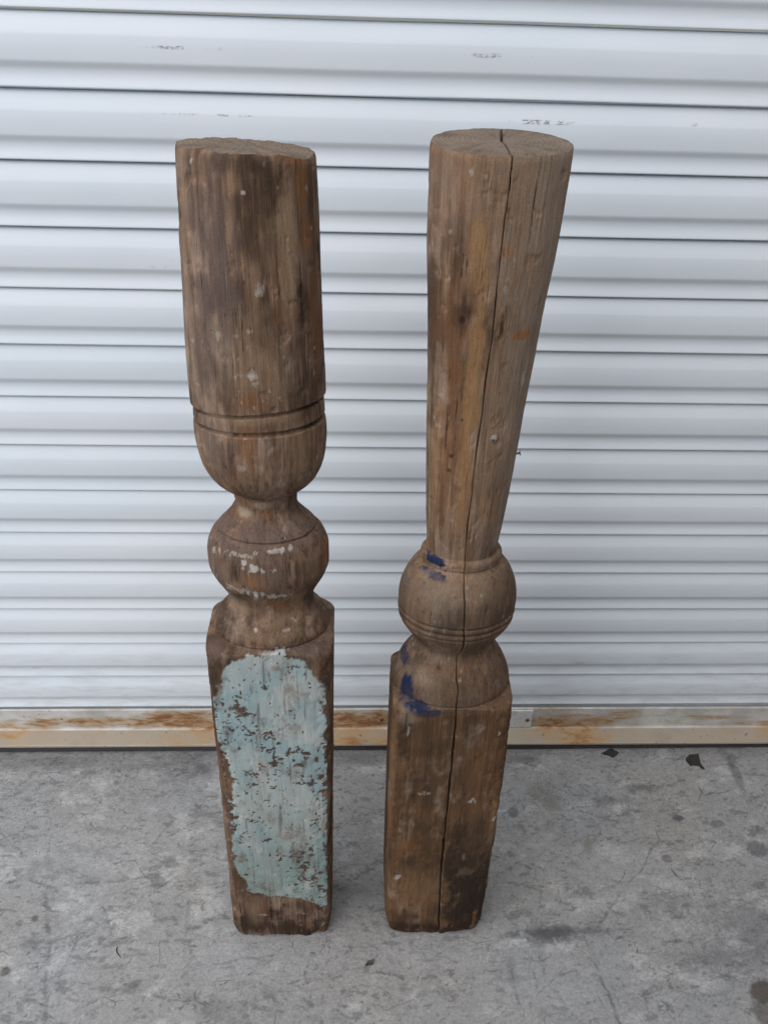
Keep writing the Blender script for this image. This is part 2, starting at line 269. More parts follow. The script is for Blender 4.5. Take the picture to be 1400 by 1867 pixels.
def build_ground():
    dx = .0015
    xs = np.concatenate([-np.geomspace(9, .80, 26)[:-1], np.arange(-.78, .93, dx), np.geomspace(.96, 9, 26)])
    ys = np.concatenate([-np.geomspace(9, .66, 26)[:-1], np.arange(-.64, .012, dx), [.05, .2, .6]])
    X, Y = np.meshgrid(xs, ys)          # rows = y
    Zr = np.zeros_like(X)
    big = fbm3(X*5, Y*5, Zr, 4, 3); mid = fbm3(X*22, Y*22, Zr+2.2, 4, 9, .6); sm = fbm3(X*75, Y*95, Zr+1.1, 4, 21, .62); tiny = fbm3(X*240, Y*300, Zr+.3, 2, 33, .6)
    val = .262 + .022*big + .030*mid + .032*sm + .030*tiny
    tint = fbm3(X*7+9, Y*7, Zr, 3, 41)
    dark = np.zeros_like(X); H = .0012*big + .0007*mid + .0004*sm + .00025*tiny
    # worn skin: broken smears, flaked edges and hairlines between paler plates
    wx = X + .016*mid + .004*sm; wy = Y + .010*big + .003*sm
    sm1 = fbm3(wx*26, wy*58, Zr+4, 5, 52, .64); dark = np.maximum(dark, .36*sstep(.18, .40, sm1)*sstep(-.25,.4,big+.6*mid))
    sm2 = fbm3(wx*55+wy*20, wy*110, Zr+7, 4, 63, .62); dark = np.maximum(dark, .40*sstep(.26, .42, sm2))
    sm3 = fbm3(X*120, Y*190, Zr+6, 3, 71, .6); dark = np.maximum(dark, .55*sstep(.34, .50, sm3)*sstep(-.3,.3,mid))
    rg = np.abs(fbm3(wx*30, wy*52, Zr+12, 4, 81, .55)); dark = np.maximum(dark, .42*sstep(.035, .006, rg)*sstep(-.15,.35,fbm3(X*34,Y*34,Zr+3,2,83)))
    rg = np.abs(fbm3(wx*12+5, wy*26, Zr+15, 5, 85, .6)); dark = np.maximum(dark, .38*sstep(.020, .003, rg)*sstep(-.1,.3,fbm3(X*20,Y*20,Zr+5,2,87)))
    pale = sstep(.10, .42, fbm3(wx*18+3, wy*34, Zr+8, 5, 77, .64))
    # scratches: broken, slightly curved polylines rasterised on the fine sheet
    i0 = np.searchsorted(xs, -.78); j0 = np.searchsorted(ys, -.64); nx = int((.93+.78)/dx); ny = int((.012+.64)/dx)
    S = np.zeros((ny, nx)); 
    def draw(pts, a, w):
        pts = np.array(pts, float); seg = np.hypot(*np.diff(pts, axis=0).T); n = int(seg.sum()/(dx*.4))+2
        t = np.linspace(0, seg.sum(), n); c = np.concatenate([[0], np.cumsum(seg)])
        px = np.interp(t, c, pts[:,0]); py = np.interp(t, c, pts[:,1])
        jig = noise3(t*60+pts[0,0]*900, t*0+pts[0,1]*500, t*0, 5)
        px = px + .0018*jig; py = py + .0018*noise3(t*70+3, t*0+pts[0,0]*700, t*0, 8)
        al = a*np.clip(.55+.9*noise3(t*90, t*0+pts[0,1]*333, t*0+2, 6), 0, 1)
        r = max(0, int(round((w*.0007)/dx)))
        for ox in range(-r-1, r+2):
            for oy in range(-r-1, r+2):
                d = math.hypot(ox, oy)*dx/(w*.0007+.0008); k = math.exp(-d*d*1.2)
                i = np.round((px+.78)/dx).astype(int)+ox; j = np.round((py+.64)/dx).astype(int)+oy
                ok = (i>=0)&(i<nx)&(j>=0)&(j<ny); np.maximum.at(S, (j[ok], i[ok]), (al*k)[ok])
    for pts, a, w in FL: draw(pts, min(1, a*1.25), w*1.15)
    for q in range(1100):
        x = RNG.uniform(-.78,.93); y = RNG.uniform(-.64,-.04); L = RNG.gamma(2.0, .012); ang = RNG.normal(.0, .35) if RNG.random()<.72 else RNG.uniform(-1.6,1.6)
        m = (x+L*.5*math.cos(ang)+RNG.normal(0,.003), y+L*.5*math.sin(ang)+RNG.normal(0,.003))
        draw([(x,y), m, (x+L*math.cos(ang), y+L*math.sin(ang))], RNG.uniform(.15,.7), RNG.uniform(.25,.9))
    for q in range(90):
        x = RNG.uniform(-.78,.8); y = RNG.uniform(-.64,-.06); L = RNG.uniform(.05,.22); ang = RNG.normal(.05,.22) if RNG.random()<.6 else RNG.uniform(-1.5,1.5)
        draw([(x,y),(x+L*.5*math.cos(ang), y+L*.5*math.sin(ang)+RNG.normal(0,.002)),(x+L*math.cos(ang), y+L*math.sin(ang))], RNG.uniform(.2,.55), RNG.uniform(.2,.7))
    for q in range(700):
        x = RNG.uniform(-.78,.93); y = RNG.uniform(-.64,-.04); L = RNG.uniform(.001,.004); ang = RNG.uniform(0,6.28)
        draw([(x,y),(x+L*math.cos(ang), y+L*math.sin(ang))], RNG.uniform(.4,.95), RNG.uniform(.6,1.8))
    Sf = np.zeros_like(X); Sf[j0:j0+ny, i0:i0+nx] = S[:len(ys)-j0, :len(xs)-i0]
    H -= .0009*Sf
    tone = np.ones(X.shape+(3,)); 
    val = val*(1+.30*pale)*(1-dark*.85)
    rgb = np.stack([val*(1.02+.045*tint), val*1.0, val*(.95-.05*tint)], -1)
    C_ = {'d':(.085,.084,.086),'o':(.16,.148,.115),'b':(.075,.062,.05),'w':(.33,.33,.325)}
    edge = .30*mid+.35*sm+.2*tiny
    for c, x, y, sx, sy, s, soft in FB:
        d = np.sqrt(((X-x)/sx)**2+((Y-y)/sy)**2) + edge*(.5+.6*soft)
        mk = min(1, s*1.3)*sstep(1.1+.45*soft, 1.05-.75*soft, d); rgb = rgb*(1-mk[...,None]) + np.array(C_[c])*mk[...,None]
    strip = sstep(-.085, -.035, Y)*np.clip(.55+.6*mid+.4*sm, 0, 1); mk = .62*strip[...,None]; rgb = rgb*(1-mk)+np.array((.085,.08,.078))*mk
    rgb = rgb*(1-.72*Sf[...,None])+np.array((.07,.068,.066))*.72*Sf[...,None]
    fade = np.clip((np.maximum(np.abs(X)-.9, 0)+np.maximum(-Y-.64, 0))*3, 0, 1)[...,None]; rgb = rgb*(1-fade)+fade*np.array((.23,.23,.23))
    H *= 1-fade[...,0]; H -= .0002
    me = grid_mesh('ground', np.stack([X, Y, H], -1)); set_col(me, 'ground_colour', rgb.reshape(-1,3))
    return tag(link('ground', me, M_FLOOR), 'scuffed grey concrete floor with scratches and dark stains', None, kind='structure')
build_ground()

# ---------------------------------------------------------------- made-up walls out of view, added to shade the right and lower door
def wall(name, x0, x1, y0, y1, h, label):
    v = [(x, y, z) for x in (x0, x1) for y in (y0, y1) for z in (-.02, h)]
    me = py_mesh(name, v, [(0,1,3,2),(4,6,7,5),(0,4,5,1),(2,3,7,6),(1,5,7,3),(0,2,6,4)])
    return tag(link(name, me, M_SHADE_WALL), label, None, kind='structure')
wall('shade_wall_right', 1.10, 1.35, -2.40, -.03, 2.6, 'added unseen grey wall that shades the right side of the door')
wall('shade_wall_behind', -.80, 1.35, -2.62, -2.402, 2.6, 'added unseen grey wall behind the camera that blocks low front light')

# ---------------------------------------------------------------- roller door
PITCH = .08; SEAM0 = .1576; X0, X1 = -1.75, 1.75
PROF = [(0,-.010),(.001,-.001),(.012,.0006),(.04,.0018),(.10,.0034),(.20,.0056),(.26,.0066),(.285,.0070),(.45,.0071),(.60,.0071),(.625,.0069),(.645,.0062),(.675,.0052),(.70,.0043),(.725,.0038),(.76,.0036),(.80,.0037),(.84,.0042),(.88,.0049),(.92,.0057),(.945,.0062),(.957,.0062),(.964,.0057),(.968,.0047),(.969,-.010)]
def slat_mesh(seed):
    xs = np.linspace(X0, X1, 90); t = np.array([p[0] for p in PROF]); d = np.array([p[1] for p in PROF])
    # a second skin behind gives the sheet its thickness
    T = np.concatenate([t, [.969, .0]]); Dd = np.concatenate([d, [-.013, -.013]])
    V = np.zeros((len(T)+1, len(xs), 3)); T = np.append(T, T[0]); Dd = np.append(Dd, Dd[0])
    n1 = noise3(xs*2.1+seed*5, xs*0, xs*0, 90+seed); n2 = noise3(xs*5.3+seed*3, xs*0+1, xs*0, 120+seed)
    for k in range(len(T)):
        V[k,:,0] = xs; V[k,:,1] = .008-Dd[k]-.0007*n1-.0003*n2; V[k,:,2] = PITCH*(1-T[k]) + .0005*n2
    me = grid_mesh('slat', V[::-1]); me.materials.append(M_DOOR)
    fl = np.ones(len(me.polygons), bool); me.polygons.foreach_set('use_smooth', fl)
    me.set_sharp_from_angle(angle=math.radians(50))
    return me
door = tag(empty('roller_door', (0, .0, .0)), 'white corrugated steel roller door behind the two posts', 'door')
variants = [slat_mesh(i) for i in range(4)]
for k in range(-1, 30):
    o = bpy.data.objects.new('slat', variants[(k*7+3) % 4]); COL.objects.link(o); o.parent = door; o.location = (0, random.uniform(-.0006,.0006), SEAM0+PITCH*k)
def extrude_profile(name, prof, x0, x1, n, mat, parent, tilt=0.0):
    """closed (y,z) profile swept along x with end caps"""
    xs = np.linspace(x0, x1, n); P = np.array(prof+[prof[0]]); V = np.zeros((n, len(P), 3))
    for i, x in enumerate(xs): V[i,:,0] = x; V[i,:,1] = P[:,0]; V[i,:,2] = P[:,1]+tilt*(x-.1)
    m = len(P); me = grid_mesh(name, V, False, [np.arange(m-1), ((n-1)*m+np.arange(m-1))[::-1]])
    me.polygons.foreach_set('use_smooth', np.zeros(len(me.polygons), bool)); return link(name, me, mat, parent)
TILT = -.0030
bar = extrude_profile('bottom_bar', [(.0022,.0728),(-.0012,.0728),(-.0020,.0720),(-.0020,.0250),(-.0028,.0222),(-.0055,.0212),(-.0400,.0206),(-.0414,.0195),(-.0414,.0160),(-.0400,.0150),(.0022,.0150)], X0, X1, 60, M_BAR, door, TILT)
hem = extrude_profile('curtain_hem', [(.0095,.0830),(.0095,.0300),(.0135,.0300),(.0135,.0830)], X0, X1, 40, M_DOOR, door, 0.0)
tag(bar, 'rust-stained cream steel angle along the foot of the door')
seal = extrude_profile('rubber_seal', [(.004,.0146),(-.0330,.0146),(-.0385,.0110),(-.0400,.0060),(-.0370,.0005),(-.028,-.003),(.004,-.003)], X0, X1, 40, M_RUBBER, bar, TILT)
def bolt(x, z, r, proud, parent, name='bolt', mat=M_BOLT, y=-.006):
    n = 14; V = [(x, y-proud, z)]; F = []
    for k, (rr, yy) in enumerate(((.55, proud*.95), (.85, proud*.7), (1.0, proud*.25), (1.0, -.002))):
        for i in range(n):
            a = 2*math.pi*i/n; V.append((x+r*rr*math.cos(a), y-yy, z+r*rr*math.sin(a)))
    for i in range(n): F.append((0, 1+(i+1)%n, 1+i))
    for k in range(3):
        for i in range(n): F.append((1+k*n+i, 1+k*n+(i+1)%n, 1+(k+1)*n+(i+1)%n, 1+(k+1)*n+i))
    return link(name, py_mesh(name, V, F, True), mat, parent)
plate_prof = [(-.0022,.0700),(-.0045,.0700),(-.0050,.0695),(-.0050,.0240),(-.0045,.0235),(-.0022,.0235)]
plate = extrude_profile('lock_plate', plate_prof, .262, .3575, 2, M_PLATE, bar, TILT)
bolt(.3490, .0440, .0042, .0022, bar, y=-.005); bolt(.0675, .0440, .0042, .0018, bar, y=-.002); 
# raised weld-washer ring
def ring(x, z, r, w, parent, name='washer_ring'):
    n = 24; V = []; F = []
    for i in range(n):
        a = 2*math.pi*i/n; c, s = math.cos(a), math.sin(a)
        V += [(x+(r-w)*c, -.0018, z+(r-w)*s), (x+(r-w*.5)*c, -.0034, z+(r-w*.5)*s), (x+r*c, -.0018, z+r*s)]
    for i in range(n):
        a, b = 3*i, 3*((i+1)%n); F += [(a, b, b+1, a+1), (a+1, b+1, b+2, a+2)]
    return link(name, py_mesh(name, V, F, True), M_BAR, parent)
ring(.5226, .0430, .0075, .0014, bar)

# ---------------------------------------------------------------- turned posts
PAL = dict(pg=(.138,.105,.092), tan=(.340,.240,.155), org=(.270,.130,.058), wht=(.50,.46,.405), drk=(.034,.022,.015), lgt=(.31,.245,.19), crm=(.40,.31,.21), brn=(.120,.076,.045),
           gry=(.340,.275,.215), gld=(.310,.185,.092), red=(.190,.095,.047), ora=(.36,.14,.04), blu=(.007,.019,.058))
FEAT_L = [('pg',-0.1155,-0.3814,1.0598,0.0193,0.0684,0.75,0.6),('pg',-0.1290,-0.3785,0.9659,0.0139,0.0630,0.50,0.6),('tan',-0.0521,-0.3783,1.0417,0.0075,0.0532,0.80,0.5),('tan',-0.0998,-0.3857,1.0613,0.0027,0.0225,0.50,0.5),('tan',-0.0781,-0.3890,0.9499,0.0249,0.0372,0.35,0.7),('org',-0.0389,-0.3672,1.1021,0.0041,0.0255,0.75,0.5),('org',-0.0359,-0.3652,1.0569,0.0043,0.0208,0.70,0.5),('org',-0.0465,-0.3730,1.1217,0.0107,0.0037,0.60,0.5),('org',-0.0305,-0.3611,0.9710,0.0041,0.0467,0.50,0.6),('wht',-0.0866,-0.3855,1.0957,0.0031,0.0025,0.70,0.5),('wht',-0.0868,-0.3900,0.9351,0.0065,0.0038,0.65,0.5),('wht',-0.1017,-0.3879,0.9743,0.0059,0.0046,0.40,0.7),('wht',-0.0877,-0.3886,0.9784,0.0044,0.0030,0.40,0.7),('wht',-0.1283,-0.3721,1.1147,0.0018,0.0038,0.50,0.6),('wht',-0.0767,-0.3868,1.0153,0.0048,0.0067,0.35,0.8),('drk',-0.0429,-0.3729,1.0121,0.0029,0.0089,0.80,0.5),('drk',-0.1418,-0.3586,1.0967,0.0023,0.0040,0.90,0.4),('drk',-0.0411,-0.3724,0.9883,0.0059,0.0200,0.50,0.7),('drk',-0.0898,-0.3873,1.0225,0.0014,0.0029,0.70,0.5),('drk',-0.0896,-0.3849,1.1172,0.0263,0.0083,0.25,0.8),('lgt',-0.1392,-0.3619,1.1031,0.0064,0.0263,0.50,0.7),('lgt',-0.1435,-0.3643,0.9913,0.0040,0.0622,0.40,0.7),('org',-0.0915,-0.3907,0.9063,0.0113,0.0101,0.55,0.6),('org',-0.0954,-0.3905,0.8518,0.0091,0.0235,0.60,0.6),('tan',-0.0483,-0.3802,0.8443,0.0076,0.0322,0.50,0.7),('pg',-0.1320,-0.3783,0.8456,0.0189,0.0238,0.50,0.7),('wht',-0.1035,-0.3885,0.8362,0.0054,0.0040,0.30,0.8),('tan',-0.0856,-0.3893,0.8854,0.0365,0.0038,0.45,0.7),('crm',-0.1077,-0.3608,0.7653,0.0093,0.0077,0.80,0.5),('crm',-0.0893,-0.3654,0.7775,0.0127,0.0044,0.60,0.6),('org',-0.0819,-0.3650,0.7662,0.0070,0.0049,0.60,0.6),('brn',-0.0742,-0.3629,0.7739,0.0058,0.0085,0.60,0.6),('pg',-0.0889,-0.3788,0.7425,0.0639,0.0136,0.60,0.7),('wht',-0.1249,-0.3802,0.7216,0.0023,0.0083,0.60,0.7),('wht',-0.0987,-0.3902,0.7131,0.0076,0.0061,0.85,0.9),('wht',-0.0883,-0.3911,0.7116,0.0047,0.0035,0.70,0.9),('wht',-0.0602,-0.3797,0.7324,0.0035,0.0038,0.60,0.7),('wht',-0.0694,-0.3823,0.7329,0.0029,0.0029,0.60,0.7),('wht',-0.1432,-0.3659,0.7204,0.0024,0.0044,0.50,0.7),('wht',-0.0976,-0.3852,0.7306,0.0035,0.0037,0.50,0.8),('wht',-0.1091,-0.3869,0.7194,0.0041,0.0055,0.80,0.8),('wht',-0.0774,-0.3842,0.7321,0.0175,0.0030,0.60,0.8),('wht',-0.1125,-0.3837,0.7265,0.0233,0.0034,0.50,0.8),('wht',-0.0953,-0.3908,0.7114,0.0211,0.0049,0.70,0.8),('wht',-0.1158,-0.3838,0.6769,0.0241,0.0067,0.70,0.8),('wht',-0.0799,-0.3867,0.6715,0.0241,0.0055,0.60,0.8),('wht',-0.1363,-0.3713,0.7237,0.0024,0.0039,0.50,0.8),('org',-0.1023,-0.3900,0.6920,0.0130,0.0128,0.60,0.6),('tan',-0.1215,-0.3830,0.6825,0.0150,0.0122,0.50,0.7),('wht',-0.0975,-0.3879,0.6765,0.0156,0.0052,0.60,0.9),('wht',-0.1280,-0.3792,0.6809,0.0048,0.0045,0.60,0.9),('tan',-0.1199,-0.3677,0.6419,0.0187,0.0136,0.55,0.7),('org',-0.0813,-0.3793,0.6535,0.0258,0.0114,0.65,0.6),('tan',-0.0546,-0.3675,0.6459,0.0087,0.0247,0.50,0.7),('org',-0.0249,-0.3581,0.7052,0.0036,0.0217,0.50,0.6),('tan',-0.0793,-0.3781,0.6304,0.0374,0.0075,0.40,0.8),('wht',-0.1036,-0.3827,0.6205,0.0037,0.0032,0.60,0.8),('wht',-0.0671,-0.3820,0.6190,0.0088,0.0022,0.50,0.8),('tan',-0.0825,-0.3887,0.6109,0.0437,0.0056,0.35,0.8),('pg',-0.1494,-0.3884,0.5896,0.0139,0.0088,0.60,0.7),('pg',-0.0457,-0.3844,0.5941,0.0254,0.0080,0.60,0.7),('wht',-0.0941,-0.3939,0.5946,0.0063,0.0023,0.30,0.9),('brn',-0.1425,-0.3963,0.5444,0.0090,0.0272,0.60,0.7),('tan',-0.0365,-0.3962,0.5573,0.0064,0.0268,0.50,0.7),('tan',-0.0279,-0.3959,0.2816,0.0052,0.0720,0.55,0.7),('org',-0.0280,-0.3959,0.3401,0.0043,0.0226,0.40,0.7),('drk',-0.1081,-0.3977,0.0289,0.0919,0.0336,0.75,0.8),('drk',-0.0571,-0.3977,0.0722,0.0410,0.0360,0.50,0.8),('tan',-0.1341,-0.3977,0.0817,0.0114,0.0360,0.40,0.8),('wht',-0.1229,-0.3977,0.0623,0.0115,0.0036,0.40,0.9),('drk',-0.0233,-0.3944,0.2043,0.0046,0.0720,0.60,0.7)]
FEAT_R = [('tan',0.1247,-0.3876,1.1226,0.0485,0.0330,0.25,0.8),('gry',0.1611,-0.3799,1.0785,0.0277,0.0821,0.60,0.9),('gry',0.1572,-0.3730,0.9005,0.0213,0.0938,0.45,0.9),('gld',0.1105,-0.3839,1.0417,0.0076,0.0314,0.85,0.6),('gld',0.1070,-0.3839,1.0694,0.0046,0.0135,0.40,0.7),('red',0.0967,-0.3737,0.9566,0.0143,0.0598,0.60,0.7),('gld',0.1171,-0.3799,0.9321,0.0077,0.1013,0.90,0.6),('gld',0.1191,-0.3763,0.8144,0.0079,0.0810,0.80,0.6),('red',0.0997,-0.3717,0.8690,0.0109,0.0909,0.65,0.7),('gld',0.0908,-0.3628,0.8257,0.0045,0.0787,0.35,0.7),('drk',0.0873,-0.3739,1.0617,0.0085,0.0319,0.40,0.8),('drk',0.1033,-0.3788,0.9930,0.0069,0.0156,0.50,0.8),('drk',0.1028,-0.3782,0.9882,0.0025,0.0031,0.95,0.4),('drk',0.1037,-0.3727,0.8433,0.0022,0.0032,0.90,0.5),('drk',0.1029,-0.3716,0.8265,0.0022,0.0026,0.80,0.5),('red',0.1121,-0.3743,0.8051,0.0051,0.0055,0.60,0.6),('drk',0.1108,-0.3769,0.8865,0.0011,0.0018,0.80,0.4),('ora',0.1584,-0.3757,0.9740,0.0086,0.0033,0.75,0.5),('ora',0.1350,-0.3863,1.0532,0.0047,0.0052,0.40,0.7),('wht',0.1431,-0.3772,0.8651,0.0060,0.0051,0.85,0.6),('drk',0.1443,-0.3769,0.8643,0.0022,0.0019,0.90,0.4),('wht',0.1672,-0.3675,0.9270,0.0021,0.0138,0.50,0.8),('wht',0.0992,-0.3818,1.1180,0.0027,0.0050,0.45,0.9),('wht',0.1102,-0.3854,1.1156,0.0036,0.0025,0.35,0.9),('wht',0.0861,-0.3733,1.0661,0.0023,0.0037,0.35,0.9),('brn',0.1193,-0.3869,1.0991,0.0036,0.0112,0.50,0.6),('lgt',0.1590,-0.3812,1.0921,0.0046,0.0266,0.35,0.8),('wht',0.0883,-0.3724,1.0241,0.0024,0.0020,0.40,0.8),('blu',0.0964,-0.3664,0.7051,0.0134,0.0054,0.95,0.5),('blu',0.0908,-0.3593,0.7073,0.0037,0.0048,0.90,0.4),('blu',0.0952,-0.3706,0.6899,0.0146,0.0046,0.95,0.6),('blu',0.0998,-0.3755,0.6876,0.0122,0.0032,0.40,0.7),('blu',0.0688,-0.3546,0.6709,0.0038,0.0051,0.50,0.6),('crm',0.1102,-0.3737,0.6985,0.0206,0.0036,0.40,0.7),('tan',0.1225,-0.3856,0.6810,0.0424,0.0171,0.30,0.8),('gry',0.1020,-0.3854,0.6690,0.0366,0.0245,0.30,0.8),('red',0.1326,-0.3843,0.5562,0.0235,0.0072,0.50,0.7),('gry',0.0911,-0.3822,0.5379,0.0172,0.0130,0.50,0.8),('drk',0.1099,-0.3811,0.5567,0.0026,0.0023,0.70,0.6),('blu',0.0728,-0.3765,0.5114,0.0094,0.0252,0.95,0.6),('blu',0.0832,-0.3884,0.5040,0.0174,0.0072,0.90,0.7),('blu',0.0975,-0.3985,0.4976,0.0213,0.0077,0.70,0.9),('blu',0.0694,-0.3487,0.5464,0.0095,0.0080,0.70,0.6),('gry',0.0759,-0.3986,0.4892,0.0134,0.0135,0.50,0.8),('brn',0.1202,-0.3997,0.3764,0.0641,0.1523,0.40,0.9),('red',0.1797,-0.3999,0.3534,0.0318,0.1125,0.40,0.8),('drk',0.0717,-0.3991,0.4295,0.0097,0.0413,0.50,0.8),('drk',0.0988,-0.3996,0.3765,0.0185,0.0440,0.35,0.9),('drk',0.1765,-0.4000,0.1549,0.0398,0.1320,0.92,0.3),('drk',0.1586,-0.4001,0.2089,0.0186,0.0960,0.60,0.6),('drk',0.1883,-0.4000,0.1127,0.0357,0.0720,0.80,0.5),('brn',0.1789,-0.4001,0.2837,0.0374,0.0960,0.60,0.8),('drk',0.1517,-0.4001,0.2473,0.0122,0.0360,0.50,0.8),('gld',0.2032,-0.3986,0.3050,0.0074,0.0720,0.40,0.8),('gld',0.1011,-0.4001,0.1151,0.0372,0.0792,0.50,0.8),('ora',0.0823,-0.4000,0.2296,0.0153,0.0216,0.20,0.9),('drk',0.1091,-0.4000,0.1902,0.0312,0.0264,0.40,0.9),('drk',0.1359,-0.3984,0.0148,0.0805,0.0216,0.90,0.7),('drk',0.0881,-0.3992,0.0406,0.0217,0.0288,0.60,0.7),('drk',0.2078,-0.3964,0.0503,0.0101,0.0216,0.90,0.5),('wht',0.1687,-0.4000,0.3309,0.0073,0.0081,0.55,0.8),('wht',0.2043,-0.3983,0.2879,0.0037,0.0072,0.70,0.7),('wht',0.1019,-0.3999,0.3468,0.0101,0.0056,0.45,0.9),('wht',0.0728,-0.3997,0.1570,0.0040,0.0108,0.50,0.8),('wht',0.0749,-0.3989,0.4648,0.0027,0.0118,0.40,0.8),('wht',0.1917,-0.3988,0.4586,0.0027,0.0060,0.50,0.7),('gld',0.0575,-0.3903,0.3871,0.0036,0.1304,0.45,0.8),('lgt',0.1697,-0.4001,0.1688,0.0079,0.0096,0.15,0.9)]
PAINT = [(-0.1271, 0.5816), (-0.111, 0.5884), (-0.0894, 0.584), (-0.0735, 0.5901), (-0.055, 0.5778), (-0.0448, 0.5574), (-0.0335, 0.5391), (-0.0288, 0.5061), (-0.0266, 0.4669), (-0.0298, 0.427), (-0.0276, 0.3735), (-0.0324, 0.3351), (-0.0245, 0.3276), (-0.0329, 0.2944), (-0.0307, 0.2331), (-0.0258, 0.1865), (-0.0258, 0.0971), (-0.0308, 0.0849), (-0.0604, 0.1054), (-0.1043, 0.1136), (-0.1371, 0.1258), (-0.1433, 0.1533), (-0.1577, 0.1716), (-0.1612, 0.2097), (-0.1593, 0.2837), (-0.1557, 0.331), (-0.1505, 0.3704), (-0.1543, 0.4385), (-0.1609, 0.4665), (-0.1598, 0.5103), (-0.1542, 0.5276), (-0.1464, 0.5444), (-0.1376, 0.5668)]
CRACK = [(1.1269, 0.0278), (1.1059, 0.0399), (1.0797, 0.0143), (1.0476, 0.0133), (1.003, 0.0287), (0.9688, 0.0357), (0.927, 0.0135), (0.8916, 0.0119), (0.848, -0.013), (0.8013, -0.017), (0.7586, -0.0363), (0.7128, -0.0134), (0.691, -0.0051), (0.6783, -0.0014), (0.666, 0.0255), (0.6268, 0.0398), (0.581, 0.1068), (0.5698, 0.0121), (0.5451, 0.0042), (0.5314, 0.0385), (0.5071, 0.0253), (0.4888, 0.0308), (0.429, 0.0349), (0.3427, 0.0287), (0.2475, 0.0259), (0.156, 0.0264), (0.0227, 0.1009)]
def poly_sd(px, pz, poly):
    """signed distance (negative inside) to polygon"""
    P = np.array(poly); d = np.full(px.shape, 1e9); ins = np.zeros(px.shape, bool)
    for i in range(len(P)):
        a = P[i]; b = P[(i+1) % len(P)]; e = b-a; wx = px-a[0]; wz = pz-a[1]
        t = np.clip((wx*e[0]+wz*e[1])/(e@e), 0, 1); d = np.minimum(d, np.hypot(wx-e[0]*t, wz-e[1]*t))
        c = (a[1] > pz) != (b[1] > pz)
        with np.errstate(divide='ignore', invalid='ignore'): xc = a[0]+(pz-a[1])*e[0]/(e[1] if e[1] else 1e-9)
        ins ^= c & (px < xc)
    return np.where(ins, -d, d)
def columns(crack):
    fr = np.linspace(-1.95, 1.95, 330); bk = np.linspace(1.95, 2*math.pi-1.95, 62)[1:-1]
    ph = np.concatenate([fr, bk])
    if crack:
        h = .017; ph = ph[np.abs(ph) > 1.5*h]; ph = ph[np.abs(ph-(math.pi-.10)) > .03]
        ph = np.concatenate([ph, [-1.25*h,-h,-.55*h,0,.55*h,h,1.25*h], math.pi-.10+np.array([-.03,-.018,0,.018,.03])])
    return np.sort(ph)
